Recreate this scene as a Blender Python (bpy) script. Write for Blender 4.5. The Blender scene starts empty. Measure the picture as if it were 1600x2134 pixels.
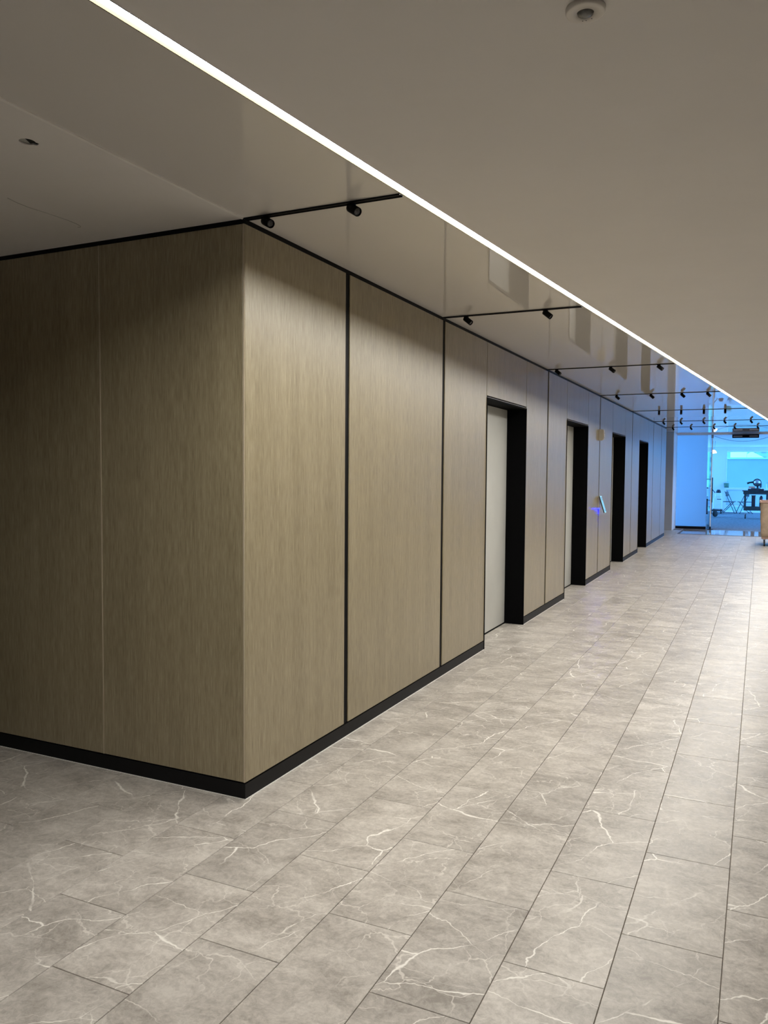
import bpy, bmesh, math, random
from mathutils import Vector, Matrix
from mathutils.geometry import tessellate_polygon

random.seed(7)
scene = bpy.context.scene
C = scene.collection

# ------------------------------------------------------------------ camera
F_PX, YAW, PITCH, ROLL = 1660.08, 0.44080, -0.04983, 0.00714
CAM = Vector((2.0902, -2.9654, 1.5002))
fwd = Vector((-math.sin(YAW)*math.cos(PITCH), math.cos(YAW)*math.cos(PITCH), math.sin(PITCH)))
rt0 = Vector((math.cos(YAW), math.sin(YAW), 0))
up0 = rt0.cross(fwd)
rt = rt0*math.cos(ROLL) + up0*math.sin(ROLL)
up = -rt0*math.sin(ROLL) + up0*math.cos(ROLL)
cd = bpy.data.cameras.new('camera')
cd.sensor_fit = 'HORIZONTAL'; cd.sensor_width = 36.0
cd.lens = F_PX/1600*36.0
cd.clip_start = 0.05; cd.clip_end = 500
cam = bpy.data.objects.new('camera', cd); C.objects.link(cam)
M = Matrix((rt, up, -fwd)).transposed().to_4x4(); M.translation = CAM
cam.matrix_world = M
scene.camera = cam

# ------------------------------------------------------------------ world, exposure
w = bpy.data.worlds.new('daylight'); scene.world = w; w.use_nodes = True
bg = w.node_tree.nodes['Background']
bg.inputs[0].default_value = (0.11, 0.40, 1.0, 1); bg.inputs[1].default_value = 13.5
scene.view_settings.view_transform = 'Standard'
scene.view_settings.look = 'None'
scene.view_settings.exposure = 0.0
scene.view_settings.gamma = 1.0
scene.view_settings.use_curve_mapping = False
scene.cycles.max_bounces = 6; scene.cycles.diffuse_bounces = 3; scene.cycles.glossy_bounces = 3
scene.cycles.use_light_tree = False
scene.cycles.caustics_reflective = False; scene.cycles.caustics_refractive = False
LED_POWER = 150.0
LED_COL = (1.0, 0.965, 0.90, 1)

H = 2.6136
LED_A, LED_B = 0.7822, 0.0940          # x of the light strip = A + B*y
LED_Y0, LED_Y1 = -2.35, 20.4
def led_x(y): return LED_A + LED_B*y

# ------------------------------------------------------------------ materials
def mat(name, col, rough=0.5, metal=0.0, spec=0.5, **kw):
    m = bpy.data.materials.new(name); m.use_nodes = True
    b = m.node_tree.nodes['Principled BSDF']
    b.inputs['Base Color'].default_value = (*col, 1)
    b.inputs['Roughness'].default_value = rough
    b.inputs['Metallic'].default_value = metal
    b.inputs['Specular IOR Level'].default_value = spec
    for k, v in kw.items(): b.inputs[k].default_value = v
    return m
class NT:
    def __init__(s, m): s.t = m.node_tree; s.n = s.t.nodes; s.b = s.n['Principled BSDF']
    def add(s, typ, **kw):
        n = s.n.new(typ)
        for k, v in kw.items(): setattr(n, k, v)
        return n
    def link(s, a, b): s.t.links.new(a, b)
    def math(s, op, a, b=None, clamp=False):
        n = s.add('ShaderNodeMath', operation=op, use_clamp=clamp)
        for i, v in enumerate((a, b)):
            if v is None: continue
            if isinstance(v, (int, float)): n.inputs[i].default_value = v
            else: s.link(v, n.inputs[i])
        return n.outputs[0]
    def ramp(s, fac, stops):
        r = s.add('ShaderNodeValToRGB'); s.link(fac, r.inputs[0])
        e = r.color_ramp.elements
        while len(e) < len(stops): e.new(0.5)
        for el, (p, c) in zip(e, stops):
            el.position = p; el.color = (*c, 1) if len(c) == 3 else c
        return r.outputs[0]
    def mix(s, fac, a, b, blend='MIX'):
        n = s.add('ShaderNodeMix', data_type='RGBA', blend_type=blend)
        if isinstance(fac, (int, float)): n.inputs[0].default_value = fac
        else: s.link(fac, n.inputs[0])
        for v, i in ((a, 6), (b, 7)):
            if isinstance(v, tuple): n.inputs[i].default_value = (*v, 1)
            else: s.link(v, n.inputs[i])
        return n.outputs[2]
    def noise(s, vec, scale, detail=4, rough=0.55, dist=0.0):
        n = s.add('ShaderNodeTexNoise'); s.link(vec, n.inputs['Vector'])
        n.inputs['Scale'].default_value = scale; n.inputs['Detail'].default_value = detail
        n.inputs['Roughness'].default_value = rough; n.inputs['Distortion'].default_value = dist
        return n
    def scaled(s, vec, sc):
        n = s.add('ShaderNodeVectorMath', operation='MULTIPLY'); s.link(vec, n.inputs[0]); n.inputs[1].default_value = sc
        return n.outputs[0]
    def vadd(s, a, b):
        n = s.add('ShaderNodeVectorMath', operation='ADD'); s.link(a, n.inputs[0])
        if isinstance(b, tuple): n.inputs[1].default_value = b
        else: s.link(b, n.inputs[1])
        return n.outputs[0]
    def bump(s, h, strength, dist):
        n = s.add('ShaderNodeBump'); n.inputs['Strength'].default_value = strength; n.inputs['Distance'].default_value = dist
        s.link(h, n.inputs['Height']); s.link(n.outputs[0], s.b.inputs['Normal'])
    def pos(s): return s.add('ShaderNodeNewGeometry').outputs['Position']

def wood_material():
    m = mat('oak_laminate', (.3, .24, .16), 0.36, spec=0.8); t = NT(m)
    p = t.pos(); sep = t.add('ShaderNodeSeparateXYZ'); t.link(p, sep.inputs[0])
    oi = t.add('ShaderNodeObjectInfo')
    h = t.math('ADD', t.math('ADD', sep.outputs[0], sep.outputs[1]), t.math('MULTIPLY', oi.outputs['Random'], 37.0))
    cv = t.add('ShaderNodeCombineXYZ'); t.link(h, cv.inputs[0]); t.link(sep.outputs[2], cv.inputs[2])
    v = cv.outputs[0]
    fine = t.noise(t.scaled(v, (240, 1, 11.0)), 1.0, 5, .65).outputs[0]
    mid = t.noise(t.scaled(v, (60, 1, 2.4)), 1.0, 4, .6).outputs[0]
    broad = t.noise(t.scaled(v, (9, 1, .7)), 1.0, 3, .5).outputs[0]
    g = t.math('ADD', t.math('MULTIPLY', fine, .62), t.math('ADD', t.math('MULTIPLY', mid, .22), t.math('MULTIPLY', broad, .16)))
    col = t.ramp(g, [(.37, (.218, .178, .104)), (.50, (.332, .278, .172)), (.63, (.436, .376, .246))])
    t.link(col, t.b.inputs['Base Color'])
    r = t.math('ADD', t.math('MULTIPLY', fine, .16), .24); t.link(r, t.b.inputs['Roughness'])
    t.bump(fine, .35, .0012)
    return m

def tile_material():
    m = mat('porcelain_tile', (.45, .41, .36), 0.42, spec=0.4); t = NT(m)
    p = t.pos(); oi = t.add('ShaderNodeObjectInfo'); ge = t.add('ShaderNodeNewGeometry')
    rnd = t.math('ADD', oi.outputs['Random'], ge.outputs['Random Per Island'])
    cv = t.add('ShaderNodeCombineXYZ')
    t.link(t.math('MULTIPLY', rnd, 61.3), cv.inputs[0]); t.link(t.math('MULTIPLY', rnd, 37.9), cv.inputs[1]); t.link(t.math('MULTIPLY', rnd, 23.1), cv.inputs[2])
    v = t.vadd(p, cv.outputs[0])
    rot = t.add('ShaderNodeVectorRotate', rotation_type='Z_AXIS'); t.link(v, rot.inputs['Vector']); rot.inputs['Angle'].default_value = .7
    rv = rot.outputs[0]
    w1 = t.noise(v, 2.4, 2, .5); w2 = t.noise(v, 13.0, 3, .6)
    def warped(vec, a1, a2):
        m1 = t.add('ShaderNodeVectorMath', operation='MULTIPLY_ADD'); t.link(w1.outputs['Color'], m1.inputs[0]); m1.inputs[1].default_value = (a1, a1, a1); t.link(vec, m1.inputs[2])
        m2 = t.add('ShaderNodeVectorMath', operation='MULTIPLY_ADD'); t.link(w2.outputs['Color'], m2.inputs[0]); m2.inputs[1].default_value = (a2, a2, a2); t.link(m1.outputs[0], m2.inputs[2])
        return m2.outputs[0]
    sw = t.noise(v, 9, 2, .6).outputs[0]
    msk = t.add('ShaderNodeSeparateColor'); t.link(t.noise(v, 2.5, 3, .6).outputs['Color'], msk.inputs[0])
    def crack(vec, scale, width, sc, off, lo, hi, ch):
        vo = t.add('ShaderNodeTexVoronoi', feature='DISTANCE_TO_EDGE', voronoi_dimensions='2D')
        t.link(t.scaled(t.vadd(vec, off), sc), vo.inputs['Vector']); vo.inputs['Scale'].default_value = scale
        d = t.math('DIVIDE', vo.outputs['Distance'], t.math('MULTIPLY', t.math('MAXIMUM', t.math('ADD', t.math('MULTIPLY', sw, 3.2), -.9), .15), width))
        line = t.ramp(d, [(.3, (1, 1, 1)), (1.0, (0, 0, 0))])
        mk = t.ramp(msk.outputs[ch], [(lo, (0, 0, 0)), (hi, (1, 1, 1))])
        return t.mix(1.0, line, mk, 'MULTIPLY')
    v1 = crack(warped(rv, .22, .045), 2.3, .0105, (1.5, .55, 1), (3.1, 7.7, 0), .42, .52, 0)
    v3 = crack(warped(v, .25, .05), 2.9, .0100, (.55, 1.4, 1), (13.1, 1.7, 0), .44, .56, 1)
    v2 = crack(warped(rv, .20, .10), 7.0, .030, (1, .8, 1), (5.5, 9.3, 0), .44, .60, 2)
    wv2 = t.noise(v, 5.0, 4, .6)
    wv = t.add('ShaderNodeVectorMath', operation='MULTIPLY_ADD'); t.link(wv2.outputs['Color'], wv.inputs[0]); wv.inputs[1].default_value = (.12, .12, .12); t.link(v, wv.inputs[2])
    cloud = t.noise(t.scaled(wv.outputs[0], (.75, 1.25, 1)), 5.0, 6, .72).outputs[0]
    speck = t.noise(wv.outputs[0], 48, 4, .8).outputs[0]
    base = t.ramp(t.math('ADD', t.math('MULTIPLY', cloud, .62), t.math('MULTIPLY', speck, .38)),
                  [(.38, (.298, .271, .239)), (.50, (.454, .420, .379)), (.61, (.600, .562, .513))])
    tone = t.math('ADD', t.math('MULTIPLY', t.math('FRACT', t.math('MULTIPLY', rnd, 7.31)), .14), .93)
    hs = t.add('ShaderNodeHueSaturation'); t.link(base, hs.inputs['Color']); t.link(tone, hs.inputs['Value'])
    c = t.mix(t.math('MULTIPLY', v2, .62), hs.outputs[0], (.80, .76, .70))
    c = t.mix(t.math('MULTIPLY', v3, .75), c, (.86, .83, .77))
    c = t.mix(v1, c, (.90, .87, .81))
    t.link(c, t.b.inputs['Base Color'])
    t.link(t.math('ADD', t.math('MULTIPLY', cloud, .18), .30), t.b.inputs['Roughness'])
    return m

def gloss_ceiling_material():
    m = mat('gloss_ceiling', (.77, .74, .705), 0.004, spec=0.62); t = NT(m)
    n = t.noise(t.scaled(t.pos(), (1, .5, 1)), 1.3, 1, .4).outputs[0]
    t.bump(n, .004, .05)
    return m

def plain(name, col, rough, var=.06, scale=6.0, spec=.5, bump=0.0, metal=0.0):
    m = mat(name, col, rough, metal, spec); t = NT(m)
    n = t.noise(t.pos(), scale, 5, .6).outputs[0]
    a = tuple(c*(1-var) for c in col); b = tuple(min(1, c*(1+var)) for c in col)
    t.link(t.ramp(n, [(.3, a), (.7, b)]), t.b.inputs['Base Color'])
    if bump: t.bump(n, bump, .002)
    return m

def emit(name, col, s, base=.8):
    m = bpy.data.materials.new(name); m.use_nodes = True
    b = m.node_tree.nodes['Principled BSDF']
    b.inputs['Base Color'].default_value = (base, base, base, 1)
    b.inputs['Emission Color'].default_value = col; b.inputs['Emission Strength'].default_value = s
    return m

def thin_glass(name, tint=(.86, .95, 1.0), refl=1.45):
    m = bpy.data.materials.new(name); m.use_nodes = True; t = m.node_tree; n = t.nodes; n.clear()
    o = n.new('ShaderNodeOutputMaterial'); mx = n.new('ShaderNodeMixShader'); tr = n.new('ShaderNodeBsdfTransparent'); gl = n.new('ShaderNodeBsdfGlossy')
    fr = n.new('ShaderNodeFresnel'); fr.inputs[0].default_value = refl
    tr.inputs[0].default_value = (*tint, 1); gl.inputs['Roughness'].default_value = 0.0
    t.links.new(fr.outputs[0], mx.inputs[0]); t.links.new(tr.outputs[0], mx.inputs[1]); t.links.new(gl.outputs[0], mx.inputs[2]); t.links.new(mx.outputs[0], o.inputs[0])
    return m

def frosted(name, col, trans=.75):
    m = bpy.data.materials.new(name); m.use_nodes = True; t = m.node_tree; n = t.nodes
    b = n['Principled BSDF']; b.inputs['Base Color'].default_value = (*col, 1); b.inputs['Roughness'].default_value = .25
    o = n['Material Output']; mx = n.new('ShaderNodeMixShader'); tl = n.new('ShaderNodeBsdfTranslucent'); tl.inputs[0].default_value = (*col, 1)
    mx.inputs[0].default_value = trans
    t.links.new(b.outputs[0], mx.inputs[1]); t.links.new(tl.outputs[0], mx.inputs[2]); t.links.new(mx.outputs[0], o.inputs[0])
    return m

W = wood_material()
TILE = tile_material()
GLOSS = gloss_ceiling_material()
CEIL = plain('ceiling_paint', (.82, .79, .755), .75, .02, 2.0, .3)
WHITEWALL = plain('white_wall_paint', (.72, .70, .66), .7, .02, 3.0, .3)
GREYWALL = plain('grey_wall_paint', (.42, .385, .34), .7, .03, 3.0, .3)
BLACK = plain('black_metal', (.005, .005, .006), .5, .2, 20, .1)
SLOTM = plain('glow_edge_lining', (.020, .0165, .0075), .8, .02, 5, .05)  # dark yellow tint stands in for the yellow glow along the strip's edge
BLACKSAT = plain('black_satin', (.005, .005, .006), .5, .2, 20, .2)
JAMB = plain('black_jamb', (.0025, .0025, .003), .7, .2, 20, .06)
EDGEWOOD = plain('pale_oak_edge', (.52, .45, .33), .5, .05, 30, .4)
CHARCOAL = plain('charcoal_wall_paint', (.06, .058, .055), .8, .05, 3, .2)
BACKING = plain('black_backing', (.004, .004, .004), .7, .1, 10, .3)
GROUT = plain('grout', (.235, .205, .175), .9, .1, 40, .2)
DOORM = plain('pale_door', (.64, .645, .61), .45, .06, 2.2, .4)
TRIMW = plain('pale_trim', (.88, .85, .80), .5, .03, 5, .4)
SEAL = plain('white_sealant', (.85, .83, .80), .5, .03, 5, .4)
SENSORW = plain('white_plastic', (.76, .72, .66), .45, .02, 5, .4)
SENSORL = plain('grey_lens', (.16, .16, .15), .25, .25, 90, .5)
HOLEM = plain('hole_steel', (.16, .155, .14), .5, .2, 20, .5)
HOLEGREY = plain('hole_grey', (.42, .41, .38), .6, .1, 20, .4)
DARK = plain('dark_hole', (.02, .02, .018), .9, .1, 10, .2)
LENS = plain('lamp_lens', (.10, .10, .105), .18, .6, 120, .7)
LEDM = emit('light_strip_glow', LED_COL, LED_POWER)
BLUELED = emit('blue_glow', (.00005, .0003, 1.0, 1), 1500.0, .02)
SCREEN = emit('screen_glow', (.15, .58, .95, 1), .95, .03)
SCREENW = emit('screen_edge_glow', (.40, .80, .95, 1), .8, .05)
SCREEND = mat('screen_mark', (.05, .16, .26), .4)
BEIGE = plain('beige_plastic', (.66, .61, .52), .5, .04, 20, .4)
STEEL = plain('brushed_steel', (.45, .46, .48), .3, .1, 30, .5, 0, .9)
GREYMET = plain('grey_metal', (.32, .32, .32), .4, .1, 30, .5)
GLASS = thin_glass('clear_glass')
WGLASS = thin_glass('window_glass', (.92, .97, 1.0), 1.12)
FROST = frosted('frosted_film', (.72, .72, .74), .93)
FROST2 = frosted('spandrel_film', (.42, .46, .47), .8)
CARPET = plain('carpet', (.20, .20, .21), .95, .35, 14, .1, .4)
MATG = plain('glossy_floor_film', (.40, .37, .34), .06, .12, 9, .7)
MATB = plain('mat_border', (.10, .075, .055), .5, .1, 20, .4)
CANVAS = plain('tan_canvas', (.44, .345, .26), .85, .16, 9, .2, .5)
CANVASR = plain('canvas_rim', (.40, .26, .21), .7, .1, 20, .3)
RUBBER = plain('dark_rubber', (.025, .024, .023), .7, .2, 20, .3)
SAW = plain('dark_tool_plastic', (.02, .022, .03), .45, .2, 20, .4)
CHAIRM = plain('chair_steel', (.03, .032, .04), .4, .2, 20, .4)
CARTM = plain('dark_cart_plastic', (.03, .036, .034), .55, .2, 20, .3)
MACHINE = plain('white_machine', (.70, .70, .68), .5, .05, 8, .4)
GREENM = plain('green_plastic', (.10, .22, .14), .5, .1, 20, .4)
FACADE = plain('pale_facade', (.085, .118, .104), .9, .10, .35, .1)
FACADE2 = plain('facade_far', (.12, .20, .13), .9, .06, .5, .1)
FACWIN = plain('facade_window', (.05, .065, .06), .3, .2, .8, .5)
WHITEROOF = plain('white_roof', (.5, .5, .5), .8, .02, .5, .1)
FRAME = plain('window_frame', (.8, .81, .81), .5, .05, 8, .4)
LAMPW = emit('lamp_shade_glow', (1.0, .95, .88, 1), 3.0)
LAMPD = plain('lamp_cap', (.25, .25, .25), .4, .1, 20, .4)

# ------------------------------------------------------------------ mesh helpers
def link_mesh(name, bm, m, parent=None, smooth=False):
    me = bpy.data.meshes.new(name)
    bmesh.ops.recalc_face_normals(bm, faces=bm.faces)
    if smooth:
        for f in bm.faces: f.smooth = True
    bm.to_mesh(me); bm.free()
    if isinstance(m, (list, tuple)):
        for q in m: me.materials.append(q)
    else: me.materials.append(m)
    o = bpy.data.objects.new(name, me); C.objects.link(o)
    if parent is not None: o.parent = parent
    return o
def add_box(bm, x0, x1, y0, y1, z0, z1, mat_i=0, bev=0.0):
    vs = [bm.verts.new(p) for p in ((x0,y0,z0),(x1,y0,z0),(x1,y1,z0),(x0,y1,z0),(x0,y0,z1),(x1,y0,z1),(x1,y1,z1),(x0,y1,z1))]
    fs = [bm.faces.new([vs[i] for i in q]) for q in ((0,3,2,1),(4,5,6,7),(0,1,5,4),(1,2,6,5),(2,3,7,6),(3,0,4,7))]
    for f in fs: f.material_index = mat_i
    if bev:
        es = list({e for f in fs for e in f.edges})
        bmesh.ops.bevel(bm, geom=es, offset=bev, segments=1, affect='EDGES')
    return vs
def boxes(name, lst, m, parent=None, bev=0.0):
    bm = bmesh.new()
    for b in lst: add_box(bm, *b, bev=bev)
    return link_mesh(name, bm, m, parent)
def add_tube(bm, p, q, r, seg=10, r2=None, cap=True):
    p, q = Vector(p), Vector(q); d = (q-p)
    if d.length < 1e-6: return
    z = d.normalized(); x = z.orthogonal().normalized(); y = z.cross(x); r2 = r if r2 is None else r2
    A = [bm.verts.new(p + (x*math.cos(a)+y*math.sin(a))*r) for a in [2*math.pi*i/seg for i in range(seg)]]
    B = [bm.verts.new(q + (x*math.cos(a)+y*math.sin(a))*r2) for a in [2*math.pi*i/seg for i in range(seg)]]
    for i in range(seg): bm.faces.new((A[i], A[(i+1) % seg], B[(i+1) % seg], B[i]))
    if cap: bm.faces.new(A[::-1]); bm.faces.new(B)
def tubes(name, segs, r, m, parent=None, seg=8):
    bm = bmesh.new()
    for p, q in segs: add_tube(bm, p, q, r, seg)
    return link_mesh(name, bm, m, parent, False)
def poly_tube(name, pts, r, m, parent=None, seg=6):
    return tubes(name, list(zip(pts[:-1], pts[1:])), r, m, parent, seg)
def add_lathe(bm, origin, axis, prof, seg=28):
    """prof = [(radius, distance along axis)]"""
    o = Vector(origin); z = Vector(axis).normalized(); x = z.orthogonal().normalized(); y = z.cross(x)
    rings = []
    for r, h in prof:
        if r < 1e-6: rings.append([bm.verts.new(o+z*h)])
        else: rings.append([bm.verts.new(o+z*h+(x*math.cos(2*math.pi*i/seg)+y*math.sin(2*math.pi*i/seg))*r) for i in range(seg)])
    for a, b in zip(rings[:-1], rings[1:]):
        for i in range(seg):
            j = (i+1) % seg
            if len(a) == 1 and len(b) == 1: continue
            if len(a) == 1: bm.faces.new((a[0], b[j], b[i]))
            elif len(b) == 1: bm.faces.new((a[i], a[j], b[0]))
            else: bm.faces.new((a[i], a[j], b[j], b[i]))
def lathe(name, origin, axis, prof, m, parent=None, seg=28, smooth=True):
    bm = bmesh.new(); add_lathe(bm, origin, axis, prof, seg)
    return link_mesh(name, bm, m, parent, smooth)
def prism(name, pts, z0, z1, m, parent=None, holes=()):
    """horizontal slab from a polygon with optional holes"""
    bm = bmesh.new()
    loops = [[Vector((x, y, 0)) for x, y in pts]] + [[Vector((x, y, 0)) for x, y in h] for h in holes]
    flat = [p for l in loops for p in l]
    tris = tessellate_polygon(loops)
    lo = [bm.verts.new((p.x, p.y, z0)) for p in flat]; hi = [bm.verts.new((p.x, p.y, z1)) for p in flat]
    for t in tris:
        bm.faces.new([lo[i] for i in t]); bm.faces.new([hi[i] for i in t])
    k = 0
    for l in loops:
        n = len(l)
        for i in range(n):
            a, b = k+i, k+(i+1) % n
            bm.faces.new((lo[a], lo[b], hi[b], hi[a]))
        k += n
    return link_mesh(name, bm, m, parent)
def tag(o, label, cat, group=None, kind=None):
    o['label'] = label; o['category'] = cat
    if group: o['group'] = group
    if kind: o['kind'] = kind
    return o
def thing(name, label, cat, loc, rotz=0.0, group=None, kind=None):
    o = bpy.data.objects.new(name, None); C.objects.link(o); o.empty_display_size = .1
    o.location = loc; o.rotation_euler = (0, 0, rotz)
    return tag(o, label, cat, group, kind)
ORD = ['first', 'second', 'third', 'fourth', 'fifth', 'sixth', 'seventh', 'eighth']

# ================================================================== STRUCTURE
J = [0.979, 2.461, 5.59, 8.672, 11.84, 14.93, 16.45]        # wide black channels in the long wall
DR = [(3.465, 4.717), (6.518, 7.806), (9.730, 11.027), (12.787, 14.062)]
WEND = 17.46
DH = 2.134
BASE = 0.072
TOP = H - 0.021
YP = 20.5          # glass partition
YW = 32.0          # window wall of the far room
REC = 0.19         # door recess

# ---- floor and tiles
fl = boxes('floor', [(-5.2, 4.7, -5.6, YP, -.10, -.0032)], GROUT)
tag(fl, 'grey marbled porcelain tile floor of the corridor', 'floor', kind='structure')
PX, PY, G = 0.306, 0.6215, 0.0022
def tile_bm(bm, x, y):
    a, b, c, d = x+G/2, x+PX-G/2, y+G/2, y+PY-G/2; e = .0012
    lo = [bm.verts.new(p) for p in ((a,c,-.006),(b,c,-.006),(b,d,-.006),(a,d,-.006))]
    mi = [bm.verts.new(p) for p in ((a,c,-e),(b,c,-e),(b,d,-e),(a,d,-e))]
    hi = [bm.verts.new(p) for p in ((a+e,c+e,0),(b-e,c+e,0),(b-e,d-e,0),(a+e,d-e,0))]
    for q, r in ((lo, mi), (mi, hi)):
        for i in range(4): bm.faces.new((q[i], q[(i+1)%4], r[(i+1)%4], r[i]))
    bm.faces.new(hi)
cells = []
for k in range(-9, 25):
    x = 2.026 - PX*k
    off = -.030 if k % 2 == 0 else .282
    for j in range(-9, 34):
        y = off + PY*j
        if x < -5.1 or x+PX > 4.6 or y < -5.5 or y > 20.4: continue
        if x+PX < -.3 and y > .05 and y < 17.4: continue
        if x+PX < .0 and y > .3 and y < 17.4:
            if not any(a-.4 < y and y+PY < b+.4 for a, b in DR): continue
        v = Vector((x+PX/2, y+PY/2, 0)) - CAM
        dz = v.dot(fwd); vis = dz > .3
        if vis:
            u = 800+F_PX*v.dot(rt)/dz; q = 1067-F_PX*v.dot(up)/dz
            vis = -160 < u < 1750 and q < 2400
            if x+PX < 0.02 and y+PY > 0.02: vis = False
        cells.append((0 if vis else 1, v.length, x, y))
cells.sort()
bm = bmesh.new(); tile_bm(bm, 0, 0)
proto = link_mesh('tile', bm, TILE, fl); tmesh = proto.data
rest = bmesh.new()
for i, (nv, dist, x, y) in enumerate(cells):
    if i < 300 and nv == 0:
        o = proto if i == 0 else proto.copy()
        if i: C.objects.link(o); o.parent = fl
        o.location = (x, y, 0)
    else: tile_bm(rest, x, min(y, YP-PY))
ro = link_mesh('distant_tiles', rest, TILE, fl); ro['kind'] = 'stuff'

# ---- ceiling
LW = 0.0225   # half width of the light slot
def lx(y, s): return led_x(y) + s*LW
gl = [(0, -5.6), (lx(-5.6, -1), -5.6), (lx(YP, -1), YP), (-.03, YP), (-.03, 19.55), (-1.2, 19.55), (-1.2, WEND), (0, WEND)]
o = prism('ceiling', gl, H, H+.02, GLOSS); tag(o, 'glossy pale ceiling between the wood wall and the light strip', 'ceiling', kind='structure')
o = prism('ceiling', [(lx(-5.6, 1), -5.6), (4.7, -5.6), (4.7, YP), (lx(YP, 1), YP)], H, H+.02, CEIL)
tag(o, 'matte painted ceiling on the right of the light strip', 'ceiling', kind='structure')
hc = Vector((-.195, -.984)); hole = []
n = 30
for i in range(n):                               # round cut-out with a small notch bitten into its rim
    a = 2*math.pi*i/n; r = .027
    if abs(((a - 1.15 + math.pi) % (2*math.pi)) - math.pi) < .42: r = .036
    hole.append((hc.x+math.cos(a)*r, hc.y+math.sin(a)*r))
o = prism('ceiling', [(-5.2, -5.6), (0, -5.6), (0, 0), (-5.2, 0)], H, H+.005, CEIL, holes=[hole])
tag(o, 'matte painted ceiling in front of the dark wood wall', 'ceiling', kind='structure')
roof = boxes('ceiling', [(-5.6, 6.6, -6.0, 33.0, H+.25, H+.35)], GREYWALL); tag(roof, 'added slab hidden above the ceiling to block outside light', 'ceiling', kind='structure')  # unseen slab added to stop sky light leaking in
o = boxes('ceiling', [(-3.2, 6.2, YP, YW, H, H+.02)], CEIL); tag(o, 'white ceiling of the room behind the glass front', 'ceiling', kind='structure')
# raised bead where the glossy and the matte ceiling meet
o = boxes('trim_1', [(-.010, .004, -5.6, -.005, H-.004, H+.001)], TRIMW)
tag(o, 'thin pale bead between the glossy and matte ceiling', 'trim', kind='structure')

# ---- long wall with wood panels
bl = [(-.7, -.30, .03, WEND, 0, H+.2)]
edges = [0.024] + [v for d in DR for v in d] + [WEND]
for a, b in zip(edges[0::2], edges[1::2]): bl.append((-.30, -.021, a, b, 0, H+.2))
for a, b in DR: bl.append((-.30, -.021, a, b, DH+.004, H+.2))
wl = boxes('wall_left', bl, BACKING); tag(wl, 'long corridor wall of pale oak panels with black joints', 'wall', kind='structure')
def panel(parent, x0, x1, y0, y1, z0, z1):
    bm = bmesh.new(); add_box(bm, x0, x1, y0, y1, z0, z1, bev=.0012)
    return link_mesh('panel', bm, W, parent)
c = .025
segs = [(.004, J[0]-c), (J[0]+c, J[1]-c), (J[1]+c, DR[0][0]-.001), (DR[0][1]+.001, J[2]-c), (J[2]+c, DR[1][0]-.001), (DR[1][1]+.001, J[3]-c),
        (J[3]+c, DR[2][0]-.001), (DR[2][1]+.001, J[4]-c), (J[4]+c, DR[3][0]-.001), (DR[3][1]+.001, J[5]-c), (J[5]+c, J[6]-c), (J[6]+c, WEND-.001)]
for a, b in segs: panel(wl, -.020, 0, a, b, BASE+.006, TOP)
for yj_ in J: boxes('joint_channel', [(-.0205, -.006, yj_-c+.0003, yj_+c-.0003, BASE+.004, TOP)], BLACK, wl)
for a, b in DR: panel(wl, -.020, 0, a+.007, b-.007, DH+.016, TOP)

# ---- dark wall facing the camera
wf = boxes('wall_front', [(-5.2, -.021, .021, .30, 0, H+.2)], BACKING); tag(wf, 'shadowed oak panel wall facing the camera at left', 'wall', kind='structure')
panel(wf, -.8515, -.012, 0, .020, BASE+.006, TOP)
panel(wf, -2.30, -.8585, 0, .020, BASE+.006, TOP)
panel(wf, -3.75, -2.305, 0, .020, BASE+.006, TOP)
panel(wf, -5.19, -3.755, 0, .020, BASE+.006, TOP)
boxes('corner_strip', [(-.0100, -.0022, -.0006, .010, BASE+.006, TOP)], EDGEWOOD, wf)
boxes('joint_strip', [(-.8582, -.8518, -.0015, .010, BASE+.006, TOP)], EDGEWOOD, wf)

# ---- black line under the ceiling and baseboards
o = boxes('trim_2', [(-.020, -.002, .0, WEND, TOP+.001, H-.0005)], BLACK); tag(o, 'black shadow line along the top of the long oak wall', 'trim', kind='structure')
o = boxes('trim_3', [(-5.2, -.0205, -.0, .019, TOP+.001, H-.0005)], BLACK); tag(o, 'black shadow line along the top of the dark front wall', 'trim', kind='structure')
bs = [(0.0, DR[0][0]), (DR[0][1], DR[1][0]), (DR[1][1], DR[2][0]), (DR[2][1], DR[3][0]), (DR[3][1], WEND)]
blab = ['black baseboard from the wall corner to the nearest elevator door', 'black baseboard between the first and second elevator door',
        'black baseboard between the second and third elevator door', 'black baseboard between the third and fourth elevator door',
        'black baseboard beyond the farthest elevator door']
for (a, b), lb in zip(bs, blab):
    o = boxes('baseboard_left', [(-.020, .002, a+(-.002 if a == 0 else .0), b, .001, BASE)], BLACKSAT); tag(o, lb, 'baseboard', kind='structure')
    boxes('sealant', [(.002, .006, a+(-.002 if a == 0 else 0), b, 0.0, .0035)], SEAL, o)
o = boxes('baseboard_front', [(-5.2, -.0205, -.002, .019, .001, BASE)], BLACKSAT); tag(o, 'black baseboard under the dark front wall', 'baseboard', kind='structure')
boxes('sealant', [(-5.2, .002, -.006, -.002, 0.0, .0035)], SEAL, o)

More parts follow.
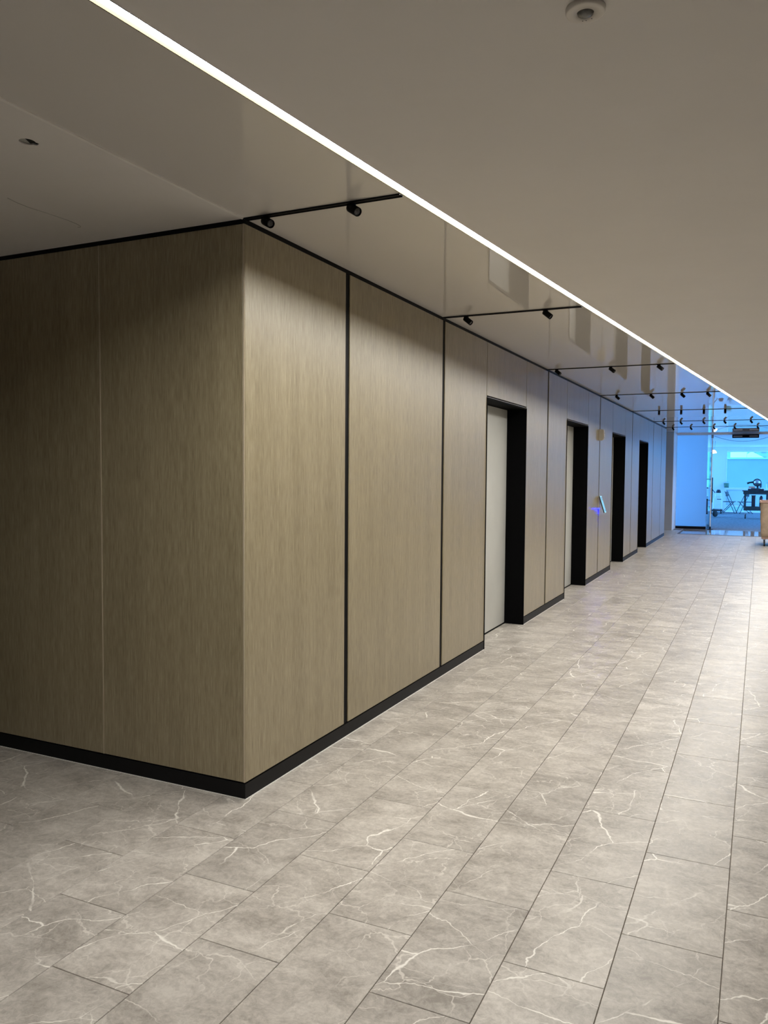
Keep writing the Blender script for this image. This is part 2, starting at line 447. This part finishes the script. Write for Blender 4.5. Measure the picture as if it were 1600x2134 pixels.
# ---- elevator doors
dl = ['nearest elevator door, pale leaf in a deep black frame', 'second elevator door, narrow pale leaf visible in a black frame',
      'third elevator door, black frame just past the call panel', 'fourth and farthest elevator door, black frame']
for i, (a, b) in enumerate(DR):
    d = thing('door_%d' % (i+1), dl[i], 'door', (0, a, 0), kind='structure')
    T = .012
    def bx(name, lst, m, par): return boxes(name, [(x0, x1, y0-a, y1-a, z0, z1) for x0, x1, y0, y1, z0, z1 in lst], m, par)
    bx('jamb', [(-.21, .005, a, a+T, 0.001, DH-T)], JAMB, d)
    bx('jamb', [(-.21, .005, b-T, b, 0.001, DH-T)], JAMB, d)
    bx('frame_head', [(-.21, .005, a, b, DH-T, DH)], JAMB, d)
    bx('frame_edge', [(-.004, .006, a+.002, b-.002, DH+.0005, DH+.004)], GREYMET, d)
    mid = a + (b-a)*.44
    for y0, y1 in ((a+T, mid-.002), (mid+.002, b-T)):
        bx('door_leaf', [(-.225, -REC, y0+.001, y1-.001, .012, DH-T-.002)], DOORM, d)
    bx('door_sill', [(-.225, -REC+.006, a+T, b-T, -.0, .006)], BLACK, d)

# ---- stub wall and glass front at the end, outer shell
o = boxes('wall_end', [(-1.3, -.03, 19.6, YP, 0, H+.2)], GREYWALL); tag(o, 'grey plaster stub wall beside the glass front', 'wall', kind='structure')
o = boxes('baseboard_end', [(-1.3, -.031, 19.588, 19.6, .001, .10)], GREYWALL); tag(o, 'grey baseboard on the stub wall by the glass front', 'baseboard', kind='structure')
o = boxes('trim_4', [(-.034, -.020, 19.59, 19.62, .0, H-.001), (-.03, -.018, 19.62, YP, 0, H-.001)], TRIMW); tag(o, 'white facing that paints the lit side of the stub wall beside the blue glass', 'trim', kind='structure')  # white colour stands in for light on the stub's side face
o = boxes('wall_alcove', [(-1.5, -1.3, WEND-.3, YP+.1, 0, H+.2)], GREYWALL); tag(o, 'grey wall at the back of the alcove past the oak wall', 'wall', kind='structure')
o = boxes('wall_right', [(4.6, 4.8, -5.6, YP, 0, H+.2)], GREYWALL); tag(o, 'grey corridor wall to the right of the frame', 'wall', kind='structure')
o = boxes('wall_back', [(-5.4, 4.8, -5.8, -5.6, 0, H+.2)], CHARCOAL); tag(o, 'charcoal wall behind the camera', 'wall', kind='structure')
o = boxes('wall_light_block', [(-2.3, -2.1, -5.6, .0, 0, H)], CHARCOAL); tag(o, 'unseen charcoal wall added at left to darken the oak wall', 'wall', kind='structure')  # unseen wall added close in to cut light bounced onto the oak
o = boxes('trim_5', [(-.02, 4.6, YP-.03, YP+.03, H-.036, H-.0005)], TRIMW); tag(o, 'white header bar above the glass front', 'trim', kind='structure')
o = boxes('floor', [(-3.2, 6.2, YP, YW, -.10, -.001)], CARPET); tag(o, 'grey carpet of the room behind the glass front', 'floor', kind='structure')
for nm, xa, xb, lb in (('wall_room_left', -3.4, -3.2, 'left'), ('wall_room_right', 6.2, 6.4, 'right')):
    o = boxes(nm, [(xa, xb, YP, YP+.5, 0, H+.2), (xa, xb, YW-.3, YW+.3, 0, H+.2), (xa, xb, YP+.5, YW-.3, -.1, .25), (xa, xb, YP+.5, YW-.3, 2.5, H+.2)]
              + ([(-3.4, -1.3, YP, YP+.1, 0, H+.2)] if lb == 'left' else [(4.7, 6.4, YP-.1, YP+.1, 0, H+.2)]), WHITEWALL)
    tag(o, 'white %s side wall of the room behind the glass, with added tall windows' % lb, 'wall', kind='structure')
    wd = thing('window_%d' % (3 if lb == 'left' else 4), 'unseen side window added in the %s wall of the far room for more daylight' % lb, 'window', ((xa+xb)/2, (YP+YW)/2, 0), kind='structure')  # unseen windows added to pour blue daylight on frosted glass and oak
    hl = (YW-YP-.8)/2; off = .1
    for k in range(6): boxes('mullion', [(-.03, .03, -hl+off+k*2*hl/5-.03, -hl+off+k*2*hl/5+.03, .25, 2.5)], FRAME, wd)
    for k in range(5): boxes('pane', [(-.003, .003, -hl+off+k*2*hl/5+.031, -hl+off+(k+1)*2*hl/5-.031, .25, 2.5)], WGLASS, wd)
# window wall: pier, head, sill band
WX = [(-2.9, .24), (.80, 5.9)]
o = boxes('wall_window', [(-3.3, WX[0][0], YW, YW+.3, -.1, 2.46), (WX[0][1], WX[1][0], YW, YW+.3, -.1, 2.46), (WX[1][1], 6.3, YW, YW+.3, -.1, 2.46), (-3.3, 6.3, YW, YW+.3, 2.46, H+.25)], WHITEWALL)
tag(o, 'white window wall at the far end of the room', 'wall', kind='structure')
for i, (a, b) in enumerate(WX):
    wd = thing('window_%d' % (i+1), ['narrow sliver of window left of the far white pier', 'wide far window right of the white pier'][i], 'window', ((a+b)/2, YW+.05, 0), kind='structure')
    xm = (a+b)/2
    def wb(name, lst, m): return boxes(name, [(x0-xm, x1-xm, y0, y1, z0, z1) for x0, x1, y0, y1, z0, z1 in lst], m, wd)
    wb('window_frame', [(a, a+.05, -.03, .04, .0, 2.46), (b-.05, b, -.03, .04, 0, 2.46), (a+.05, b-.05, -.03, .04, 2.41, 2.46), (a+.05, b-.05, -.03, .04, 0, .05), (a+.05, b-.05, -.03, .04, .22, .27)], FRAME)
    wb('window_sill', [(a, b, -.16, .05, .90, .98)], WHITEWALL)
    wb('pane', [(a+.05, b-.05, .0, .006, .98, 2.41)], WGLASS)
    wb('pane', [(a+.05, b-.05, .0, .006, .27, .90)], FROST2)
    wb('pane', [(a+.05, b-.05, .0, .006, .05, .22)], WGLASS)

# ================================================================== LIGHT STRIP
st = thing('light_strip', 'long glowing white linear light running diagonally across the ceiling', 'light', (led_x(LED_Y0), LED_Y0, H))
bm = bmesh.new(); N = 26
prof = [(-.0198, .022), (-.0198, .0095), (.0198, .0095), (.0198, .022)]
rows = []
for i in range(N+1):
    y = LED_Y0 + (LED_Y1-LED_Y0)*i/N
    rows.append([bm.verts.new((led_x(y)+dx-led_x(LED_Y0), y-LED_Y0, dz)) for dx, dz in prof])
for r, s in zip(rows[:-1], rows[1:]):
    for i in range(len(prof)-1): bm.faces.new((r[i], s[i], s[i+1], r[i+1]))
bm.faces.new(rows[0]); bm.faces.new(rows[-1][::-1])
link_mesh('diffuser', bm, LEDM, st)
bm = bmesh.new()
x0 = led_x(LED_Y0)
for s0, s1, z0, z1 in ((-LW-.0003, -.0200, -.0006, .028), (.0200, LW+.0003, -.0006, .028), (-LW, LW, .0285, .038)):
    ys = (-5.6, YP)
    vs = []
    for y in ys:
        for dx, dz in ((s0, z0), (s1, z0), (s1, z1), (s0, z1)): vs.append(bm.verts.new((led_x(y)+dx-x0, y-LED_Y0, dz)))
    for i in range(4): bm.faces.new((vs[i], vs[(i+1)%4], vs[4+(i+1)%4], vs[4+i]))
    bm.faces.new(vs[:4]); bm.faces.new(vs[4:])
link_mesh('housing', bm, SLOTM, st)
# unlit end of the slot behind the camera
bm = bmesh.new(); vs = []
for y in (-5.6, LED_Y0-.001):
    for dx, dz in ((-.0198, .001), (.0198, .001), (.0198, .024), (-.0198, .024)): vs.append(bm.verts.new((led_x(y)+dx-x0, y-LED_Y0, dz)))
for i in range(4): bm.faces.new((vs[i], vs[(i+1)%4], vs[4+(i+1)%4], vs[4+i]))
bm.faces.new(vs[:4]); bm.faces.new(vs[4:]); link_mesh('blank_cover', bm, CEIL, st)

# ================================================================== TRACKS AND SPOTLIGHTS
TRY = [0.004, 2.44, 5.56, 8.64, 11.74, 14.82, 17.05]
SPOTS = [[.11, .531], [.173, .74], [.093, .654, 1.128], [.224, .686, 1.088, 1.415], [.455, .818, 1.183, 1.518], [.201, .545, .987, 1.389, 1.879], [.177, .577, 1.075, 1.516, 1.994]]
AIM = [(.78, -.45, -.43), (.74, -.12, -.60), (.74, -.12, -.60), (.70, -.05, -.68), (.02, -.30, -.95), (.62, .15, -.78), (.62, .15, -.78)]
for ti, ty in enumerate(TRY):
    xe = led_x(ty) - LW - .004
    xs = .001 if ty < WEND-.5 else .02
    t = thing('ceiling_track', '%s black ceiling track counted from the wall corner, ending at the light strip' % ORD[ti], 'track', (0, ty, H), group='black spotlight tracks')
    hw = .016
    bm = bmesh.new()
    add_box(bm, xs, xe, -hw, -hw+.004, -.006, -.0005); add_box(bm, xs, xe, hw-.004, hw, -.006, -.0005); add_box(bm, xs, xe, -hw+.004, hw-.004, -.003, -.0005)
    link_mesh('channel', bm, BLACK, t)
    boxes('end_cap', [(xs-.0005, xs+.006, -hw-.0005, hw+.0005, -.0065, -.0005)], BLACK, t)
    for si, sx in enumerate(SPOTS[ti]):
        s = thing('track_spotlight', '%s black cylinder spotlight from the wood wall on the %s ceiling track from the corner' % (ORD[si], ORD[ti]), 'spotlight', (sx, ty, H-.006), group='black track spotlights')
        ax = Vector(AIM[ti]).normalized()
        if ti == 0 and si == 1: ax = Vector((.76, -.40, -.50)).normalized()
        boxes('adapter', [(-.016, .016, -.009, .009, -.007, -.0003)], BLACK, s)
        hinge = Vector((0, 0, -.013))
        tubes('stem', [((0, 0, -.007), hinge)], .007, BLACK, s, 10)
        b0 = hinge - ax*.014 + Vector((0, 0, -.006)); L = .066; R = .0188
        lathe('lamp_body', b0, ax, [(0, 0), (R-.003, 0), (R, .003), (R, L), (R-.0015, L+.001), (R-.003, L), (R-.003, L-.008), (0, L-.008)], BLACK, s, 28)
        lathe('lens', b0, ax, [(R-.0035, L-.0075), (R-.006, L-.004), (.006, L-.003), (0, L-.0035)], LENS, s, 24)

# ================================================================== CEILING SMALL THINGS
s = thing('ceiling_sensor', 'round white occupancy sensor with dark lens on the matte ceiling', 'sensor', (1.680, -.985, H))
lathe('sensor_body', (0, 0, 0), (0, 0, -1), [(.0, .0003), (.047, .0003), (.047, .008), (.0455, .0115), (.043, .0125), (.021, .0125), (.0205, .0085), (0, .0085)], SENSORW, s, 48)
lathe('sensor_lens', (0, 0, 0), (0, 0, -1), [(.0200, .0087), (.018, .0145), (.012, .018), (.005, .0192), (0, .0194)], SENSORL, s, 32)
for dx, dy in ((-.012, .0285), (-.004, .0295), (.010, .0265)):
    p = Vector((dx, dy, -.0127))
    lathe('indicator_dot', p, (0, 0, -1), [(0, .0), (.0012, .0), (.0012, .0006), (0, .0006)], DARK, s, 10)
s = thing('ceiling_hole', 'small round cut-out left open in the matte ceiling at left', 'hole', (hc.x, hc.y, H+.0052), YAW)
bm = bmesh.new(); add_lathe(bm, (0, 0, 0), (0, 0, 1), [(.042, .0), (.042, .09), (0, .09)], 28); link_mesh('can', bm, HOLEM, s, True)
boxes('dark_fill', [(-.002, .041, -.041, .041, .0005, .045)], DARK, s)  # dark block and grey sheet fill the two halves of the hole
boxes('grey_fill', [(-.040, -.003, -.034, .034, .001, .004)], HOLEGREY, s)
pts = [(-.734, -.62), (-.748, -.56), (-.752, -.498), (-.744, -.43), (-.740, -.369), (-.736, -.30), (-.740, -.249), (-.750, -.215), (-.764, -.204), (-.774, -.210)]
o = poly_tube('hairline_wire', [Vector((x, y, H-.0006)) for x, y in pts], .0006, HOLEM); tag(o, 'thin dark hooked wire lying on the matte ceiling at left', 'wire')

# ================================================================== WALL DEVICES ON THE FOURTH JOINT
yj = J[3]
s = thing('hall_lantern', 'small beige indicator box high on the wall joint between second and third door', 'indicator', (.0005, yj-.012, 1.975))
bm = bmesh.new()
pr = [(0, 0), (.040, .0), (.062, .018), (.066, .05), (.060, .148), (.050, .155), (0, .155)]
fr = [bm.verts.new((x, -.042, z)) for x, z in pr]; bk = [bm.verts.new((x, .042, z)) for x, z in pr]
for i in range(len(pr)): bm.faces.new((fr[i], fr[(i+1) % len(pr)], bk[(i+1) % len(pr)], bk[i]))
bm.faces.new(fr); bm.faces.new(bk[::-1]); bmesh.ops.bevel(bm, geom=list(bm.edges), offset=.003, segments=2, affect='EDGES')
link_mesh('lantern_body', bm, BEIGE, s)
for z, sg in ((.045, -1), (.095, 1)):
    bm = bmesh.new()
    v = [bm.verts.new(q) for q in ((.0672 if z < .05 else .0655, -.016, z), (.0672 if z < .05 else .0655, .016, z), (.066 if sg > 0 else .0668, 0, z+sg*.024))]
    bm.faces.new(v)
    bmesh.ops.solidify(bm, geom=list(bm.faces), thickness=.0015); link_mesh('arrow_mark', bm, SCREEND, s)
boxes('back_plate', [(0, .006, -.048, .048, -.004, .159)], BEIGE, s)  # beige plate behind the lantern body

s = thing('call_panel', 'tilted glowing light blue touch panel on the wall joint past the second door', 'panel', (.0005, yj-.02, .93))
bm = bmesh.new()
pr = [(.0, .075), (.018, .075), (.026, .24), (.0, .25)]
fr = [bm.verts.new((x, -.030, z)) for x, z in pr]; bk = [bm.verts.new((x, .030, z)) for x, z in pr]
for i in range(4): bm.faces.new((fr[i], fr[(i+1) % 4], bk[(i+1) % 4], bk[i]))
bm.faces.new(fr); bm.faces.new(bk[::-1]); link_mesh('wall_mount', bm, BEIGE, s)
# tilted slab: top edge near the wall, bottom edge leaning out
p0, p1 = Vector((.030, 0, .255)), Vector((.104, 0, .018)); dv = (p1-p0).normalized(); nrm = Vector((-dv.z, 0, dv.x)); nrm = nrm if nrm.x > 0 else -nrm
def slab(name, s0, s1, y0, y1, n0, n1, m, bev=0.0):
    bm = bmesh.new(); L = (p1-p0).length
    vs = []
    for nn in (n0, n1):
        for a, yy in ((s0, y0), (s1, y0), (s1, y1), (s0, y1)): vs.append(bm.verts.new(p0 + dv*(a*L) + nrm*nn + Vector((0, yy, 0))))
    for q in ((0,3,2,1),(4,5,6,7),(0,1,5,4),(1,2,6,5),(2,3,7,6),(3,0,4,7)): bm.faces.new([vs[i] for i in q])
    if bev: bmesh.ops.bevel(bm, geom=list(bm.edges), offset=bev, segments=2, affect='EDGES')
    return link_mesh(name, bm, m, s)
slab('panel_back', 0, 1, -.066, .066, -.016, -.002, SAW, .003)
slab('screen_rim', .0, 1, -.064, .064, -.002, .001, SCREENW)
slab('screen', .05, .95, -.052, .052, .001, .002, SCREEN)
for a, b, y0, y1 in ((.10, .16, -.035, .0), (.10, .16, .006, .035), (.20, .26, -.03, .03), (.82, .90, -.012, .018)):
    slab('screen_icon', a, b, y0, y1, .002, .0026, SCREEND)
boxes('indicator_light', [(.004, .020, -.022, .022, .070, .0745)], BLUELED, s)
boxes('shroud', [(.0205, .026, -.030, .030, .050, .0748)], BEIGE, s)  # lip added to steer the blue light down the wall

# ================================================================== GLASS FRONT
s = thing('glass_panel', 'frosted blue lit glass sidelight between the stub wall and glass door', 'glass', (.40, YP, 0))
boxes('pane', [(-.415, .365, -.006, .006, .075, H-.037)], FROST, s)
boxes('floor_channel', [(-.415, .365, -.02, .02, .001, .074)], BLACK, s)
boxes('edge_strip', [(.3755, .375, -.008, .008, .02, H-.037)], TRIMW, s)
s = thing('glass_panel', 'clear fixed glass at the right end of the front, outside the door gap', 'glass', (3.65, YP, 0))
boxes('pane', [(-.92, .92, -.006, .006, .075, H-.037)], GLASS, s)
boxes('floor_channel', [(-.92, .92, -.02, .02, .001, .074)], BLACK, s)
ang = math.radians(97)
s = thing('glass_door', 'open frameless glass door with tall black pull handles', 'door', (.885, YP-.12, 0), ang)
boxes('pane', [(.0, .98, -.006, .006, .09, 2.49)], GLASS, s)
boxes('glass_edge', [(-.004, -.0002, -.012, .012, .09, 2.49)], TRIMW, s)
boxes('bottom_rail', [(-.02, 1.0, -.018, .018, .012, .0895)], BLACK, s)
boxes('floor_pivot', [(-.06, .07, -.07, .07, .001, .0115)], BLACK, s)
boxes('top_patch', [(-.02, .20, -.025, .025, 2.4905, 2.576)], GREYMET, s)
for sg in (-1, 1):
    h = tubes('pull_handle', [((.80, sg*.085, .72), (.80, sg*.085, 1.42))], .013, BLACK, s, 12)
    for z in (1.37, .78): tubes('standoff', [((.80, sg*.0065, z), (.80, sg*.085, z))], .009, BLACK, h, 10)
s = thing('header_box', 'black rectangular box with two grey slots under the white header', 'box', (1.70, YP-.034, H-.037))
boxes('box_body', [(-.325, .325, -.10, .03, -.09, -.0005)], BLACK, s)
for a, b in ((-.30, -.08), (.09, .30)): boxes('slot', [(a, b, -.104, -.1002, -.062, -.035)], GREYMET, s)
def sag(p, q, d, n=18):
    return [Vector(p).lerp(Vector(q), i/n) + Vector((0, 0, -4*d*(i/n)*(1-i/n))) for i in range(n+1)]
o = poly_tube('hanging_cable', sag((.93, YP-.10, H-.07), (2.45, YP-.10, H-.03), .17), .004, RUBBER); tag(o, 'thin dark cable sagging below the white header bar', 'cable')
# floor sheet in front of the opening
s = thing('entrance_mat', 'glossy floor sheet with dark border before the glass door', 'mat', (1.45, 19.35, 0))
boxes('sheet', [(-1.17, 1.17, -.93, .93, .0005, .004)], MATG, s)
for q in ((-1.23, -1.1702, -.99, .99), (1.1702, 1.23, -.99, .99), (-1.1702, 1.1702, -.99, -.9302), (-1.1702, 1.1702, .9302, .99)): boxes('border_strip', [(*q, .0005, .005)], MATB, s)

# ================================================================== CANVAS BIN ON CASTERS
s = thing('bin_cart', 'tan canvas bin on casters at the right edge of the corridor', 'cart', (2.56, 16.05, 0))
bm = bmesh.new(); rows = []
def rr(hx, hy, r, z, k):
    pts = []
    for cx, cy, a0 in ((hx-r, hy-r, 0), (-hx+r, hy-r, 90), (-hx+r, -hy+r, 180), (hx-r, -hy+r, 270)):
        for i in range(5):
            a = math.radians(a0 + 22.5*i); pts.append((cx+r*math.cos(a), cy+r*math.sin(a)))
    out = []
    P = pts
    fine = []
    for i in range(len(P)):
        a, b = Vector(P[i]), Vector(P[(i+1) % len(P)]); m_ = max(1, int((b-a).length/.06))
        for j in range(m_): fine.append(a.lerp(b, j/m_))
    for i, p in enumerate(fine):
        wob = .010*math.sin(i*.9+k*1.1)*math.sin(k*.9+.4) if 0 < k < 9 else 0
        q = p + p.normalized()*wob
        out.append(bm.verts.new((q.x, q.y, z)))
    return out
for k in range(10):
    f = k/9; z = .20 + .72*f; g = .93 + .07*f + (.012*math.sin(f*math.pi))
    rows.append((k, z, g))
hx, hy = .455, .56
base_n = None; rings = []
for k, z, g in rows: rings.append((k, z, g))
R0 = []
for k, z, g in rings: R0.append([ (p) for p in rr(hx, hy, .07, z, k)])
for (k, z, g), ring in zip(rings, R0):
    for v in ring: v.co.x *= g; v.co.y *= g
for a, b in zip(R0[:-1], R0[1:]):
    for i in range(len(a)): bm.faces.new((a[i], a[(i+1) % len(a)], b[(i+1) % len(a)], b[i]))
bm.faces.new(R0[0])
link_mesh('canvas_body', bm, CANVAS, s, True)
tubes('rim', [((-hx+.02, -hy, .93), (hx-.02, -hy, .93)), ((hx, -hy+.02, .93), (hx, hy-.02, .93)), ((hx-.02, hy, .93), (-hx+.02, hy, .93)), ((-hx, hy-.02, .93), (-hx, -hy+.02, .93))], .018, CANVASR, s, 10)
boxes('base_deck', [(-hx*.92, hx*.92, -hy*.92, hy*.92, .155, .198)], CANVASR, s)
boxes('folded_sheet', [(-.36, .36, -.45, .45, .86, .885)], CANVASR, s)
def caster(par, x, y, r=.055, ztop=.154, w_=.014):
    cst = boxes('caster_fork', [(x-w_-.006, x-w_-.002, y-.02, y+.02, r, ztop-.012), (x+w_+.002, x+w_+.006, y-.02, y+.02, r, ztop-.012), (x-w_-.012, x+w_+.012, y-.03, y+.03, ztop-.012, ztop)], STEEL, par)
    lathe('wheel', (x-w_, y, r), (1, 0, 0), [(0, 0), (r-.006, 0), (r-.001, .004), (r-.001, 2*w_-.004), (r-.006, 2*w_), (0, 2*w_)], RUBBER, cst, 20)
for x in (-.36, .36):
    for y in (-.46, .46): caster(s, x, y)

# ================================================================== THINGS IN THE FAR ROOM
# work cart with saw
s = thing('work_cart', 'dark two shelf work cart standing before the far window', 'cart', (1.97, 27.1, 0))
boxes('top_shelf', [(-.40, .40, -.25, .25, .84, .935)], CARTM, s, .01)
boxes('top_lip', [(-.43, .43, -.28, .28, .9355, .965)], CARTM, s)
boxes('lower_shelf', [(-.38, .38, -.25, .25, .29, .42)], CARTM, s, .01)
for x in (-.34, .34):
    for y in (-.20, .20): boxes('post', [(x-.03, x+.03, y-.03, y+.03, .4205, .8395)], CARTM, s)
boxes('handle_bar', [(.435, .46, -.2, .2, .94, .96)], CARTM, s)
for x in (-.32, .32):
    for y in (-.2, .2): caster(s, x, y, .07, .2895, .018)
s = thing('storage_tub', 'dark tall tub on the lower shelf of the work cart', 'tub', (1.93, 27.1, .4205))
boxes('tub_body', [(-.10, .02, -.12, .12, .0, .36)], SAW, s, .008)
boxes('tub_lid', [(-.11, .03, -.13, .13, .3605, .38)], CARTM, s)
s = thing('canister', 'black canister on the lower shelf of the work cart', 'canister', (2.13, 27.1, .4205))
lathe('canister_body', (0, 0, 0), (0, 0, 1), [(0, 0), (.055, 0), (.055, .31), (.04, .34), (0, .34)], SAW, s, 18)
lathe('canister_cap', (0, 0, .3405), (0, 0, 1), [(0, 0), (.03, 0), (.03, .03), (0, .03)], CARTM, s, 14)
s = thing('miter_saw', 'black miter saw standing on the work cart by the far window', 'saw', (1.95, 27.1, .9655))
boxes('saw_base', [(-.24, .26, -.16, .16, 0, .06)], SAW, s, .01)
lathe('turntable', (0, 0, .0605), (0, 0, 1), [(0, 0), (.15, 0), (.15, .02), (0, .02)], SAW, s, 24)
boxes('fence', [(-.22, -.02, .06, .08, .081, .14)], STEEL, s)
bm = bmesh.new(); add_tube(bm, (.06, .05, .08), (.05, .03, .30), .035, 12, .03); link_mesh('saw_arm', bm, SAW, s)
lathe('blade_guard', (.04, -.02, .27), (0, 1, .15), [(0, 0), (.13, 0), (.135, .02), (.13, .04), (0, .04)], SAW, s, 28)
lathe('blade', (.04, -.035, .27), (0, 1, .15), [(0, 0), (.105, 0), (.105, .003), (0, .003)], STEEL, s, 28)
bm = bmesh.new(); add_tube(bm, (.0, 0, .30), (-.20, -.02, .27), .035, 12, .028); add_tube(bm, (-.20, -.02, .27), (-.27, -.02, .24), .03, 12, .034); link_mesh('motor', bm, SAW, s)
bm = bmesh.new(); add_tube(bm, (.15, 0, .10), (.16, 0, .24), .035, 12, .03); link_mesh('dust_port', bm, SAW, s)
s = thing('hose_stand', 'thin curved grey pipe standing beside the miter saw', 'pipe', (2.28, 27.05, .9655))
poly_tube('pipe', [Vector((0, 0, .0)), Vector((-.01, 0, .20)), Vector((.0, 0, .25)), Vector((.03, 0, .27)), Vector((.09, 0, .275))], .008, STEEL, s)
boxes('foot', [(-.05, .05, -.04, .04, 0, .012)], SAW, s)
# folding chairs
def chair(x, y, rz, lb):
    s = thing('folding_chair', lb, 'chair', (x, y, 0), rz, group='folding chairs under the far window')
    for sx in (-.21, .21):
        tubes('leg', [((sx, -.24, .0), (sx, .14, .86))], .012, CHAIRM, s)
        tubes('leg', [((sx*.9, .26, .0), (sx*.9, -.16, .47))], .012, CHAIRM, s)
    boxes('seat', [(-.2, .2, -.2, .2, .44, .465)], CHAIRM, s, .008)
    boxes('backrest', [(-.2, .2, .085, .105, .66, .84)], CHAIRM, s, .006)
    for p, q in (((-.21, -.2, .09), (.21, -.2, .09)), ((-.19, .22, .05), (.19, .22, .05))): tubes('crossbar', [(p, q)], .009, CHAIRM, s)
    return s
chair(1.02, 30.9, math.radians(80), 'black folding chair nearer the white machine, under the far window')
chair(1.55, 30.8, math.radians(-70), 'black folding chair nearer the work cart, under the far window')
# white machine on wheels
s = thing('floor_machine', 'white wheeled floor machine standing left of the folding chairs', 'machine', (.62, 30.3, 0))
bm = bmesh.new(); add_box(bm, -.16, .16, -.2, .2, .16, .62, bev=.03); link_mesh('machine_body', bm, MACHINE, s)
bm = bmesh.new(); add_box(bm, -.10, .12, -.15, .15, .6205, .80, bev=.03); link_mesh('machine_top', bm, MACHINE, s)
boxes('vent', [(-.02, .13, -.207, -.2005, .55, .575)], SAW, s)
boxes('machine_skirt', [(-.2, .18, -.22, .22, .10, .159)], SAW, s)
for x in (-.13, .13): lathe('wheel', (x-.02, -.16, .095), (1, .0, 0), [(0, 0), (.09, 0), (.094, .01), (.09, .04), (0, .04)], RUBBER, s, 20)
tubes('push_handle', [((-.1, .0, .80), (-.26, -.05, 1.0)), ((-.26, -.05, 1.0), (-.40, -.05, 1.0))], .014, SAW, s)
lathe('control_knob', (.02, 0, .8005), (0, 0, 1), [(0, 0), (.09, 0), (.09, .06), (.06, .12), (0, .13)], SAW, s, 18)
s = thing('bucket', 'green round bucket on the window sill by the white pier', 'bucket', (.86, YW-.05, .981))
lathe('bucket_body', (0, 0, 0), (0, 0, 1), [(0, 0), (.085, 0), (.105, .18), (.098, .18), (.08, .01), (0, .01)], GREENM, s, 20)
poly_tube('bucket_handle', [Vector((.1*math.cos(a), 0, .18+.05*math.sin(a))) for a in [math.pi*i/8 for i in range(9)]], .004, STEEL, s)
# hand truck beside the glass door
s = thing('hand_truck', 'black hand truck with round wheels seen behind the glass door', 'hand truck', (.40, 27.6, 0))
for x in (-.17, .13): tubes('rail', [((x, 0, .11), (x, .10, 1.02))], .022, CHAIRM, s, 10)
for y, z in ((.03, .4), (.06, .7), (.10, 1.01)): tubes('crossbar', [((-.17, y, z), (.13, y, z))], .014, CHAIRM, s)
boxes('toe_plate', [(-.2, .16, -.24, 0, .10, .112)], CHAIRM, s)
tubes('axle', [((-.24, .08, .11), (.30, .08, .11))], .012, CHAIRM, s)
for x in (-.26, .27): lathe('wheel', (x-.025, .08, .111), (1, -.9, 0), [(0, 0), (.10, 0), (.11, .01), (.11, .04), (.10, .05), (0, .05)], RUBBER, s, 22)
s = thing('tool_bag', 'black bag strapped upright on the hand truck', 'bag', (.385, 27.36, .1125))
boxes('bag_body', [(-.15, .13, -.06, .14, 0, .50)], SAW, s, .03)
boxes('bag_flap', [(-.15, .13, -.066, .02, .5005, .54)], RUBBER, s, .008)
# pendant lamp
s = thing('pendant_lamp', 'small white dome lamp hanging behind the glass door', 'lamp', (.66, 25.6, H))
for x in (-.02, .05): tubes('cord', [((x, 0, -.0005), (x*.4, 0, -.30))], .005, LAMPD, s)
lathe('lamp_shade', (0, 0, -.30), (0, 0, -1), [(0, 0), (.03, .0), (.07, .03), (.10, .085), (.09, .10), (0, .115)], LAMPW, s, 24)
lathe('lamp_cap', (0, 0, -.285), (0, 0, -1), [(0, 0), (.035, .0), (.04, .0145), (0, .0145)], LAMPD, s, 18)

# ================================================================== OUTSIDE THE WINDOWS
s = thing('parapet_building', 'large plain pale wall of the roof next door outside the far window', 'building', (6.9, 44.5, -12))
boxes('wall', [(-6.48, 9, -1, 8, 0, 14.33)], FACADE, s)
boxes('coping', [(-6.53, 9.05, -1.06, 8.06, 14.331, 14.42)], FACADE2, s)
s = thing('gable_shed', 'bright white gabled roof shed behind the pale wall outside', 'building', (.95, 56, -12))
boxes('wall', [(-.72, .27, -1, 2, 0, 16.4)], WHITEROOF, s)
bm = bmesh.new()
pr = [(.28, 14.2), (.28, 14.85), (.56, 15.05), (1.35, 14.62), (1.35, 14.2)]
fr = [bm.verts.new((x, -1, z)) for x, z in pr]; bk = [bm.verts.new((x, 3, z)) for x, z in pr]
for i in range(len(pr)): bm.faces.new((fr[i], fr[(i+1) % len(pr)], bk[(i+1) % len(pr)], bk[i]))
bm.faces.new(fr); bm.faces.new(bk[::-1]); link_mesh('gable_roof', bm, WHITEROOF, s)
s = thing('office_tower', 'pale office tower with rows of windows far outside', 'building', (3, 76, -20))
boxes('wall', [(-14, 14, 0, 12, 0, 50)], FACADE2, s)
wm = None
for r in range(9):
    for q in range(26):
        x = -13.2 + q*.82; z = 18.4 + r*.85
        if wm is None:
            wm = boxes('window_bay', [(0, .36, -.08, -.002, 0, .44)], FACWIN, s); wo = wm
        else:
            wo = wm.copy(); C.objects.link(wo); wo.parent = s
        wo.location = (x, 0, z)
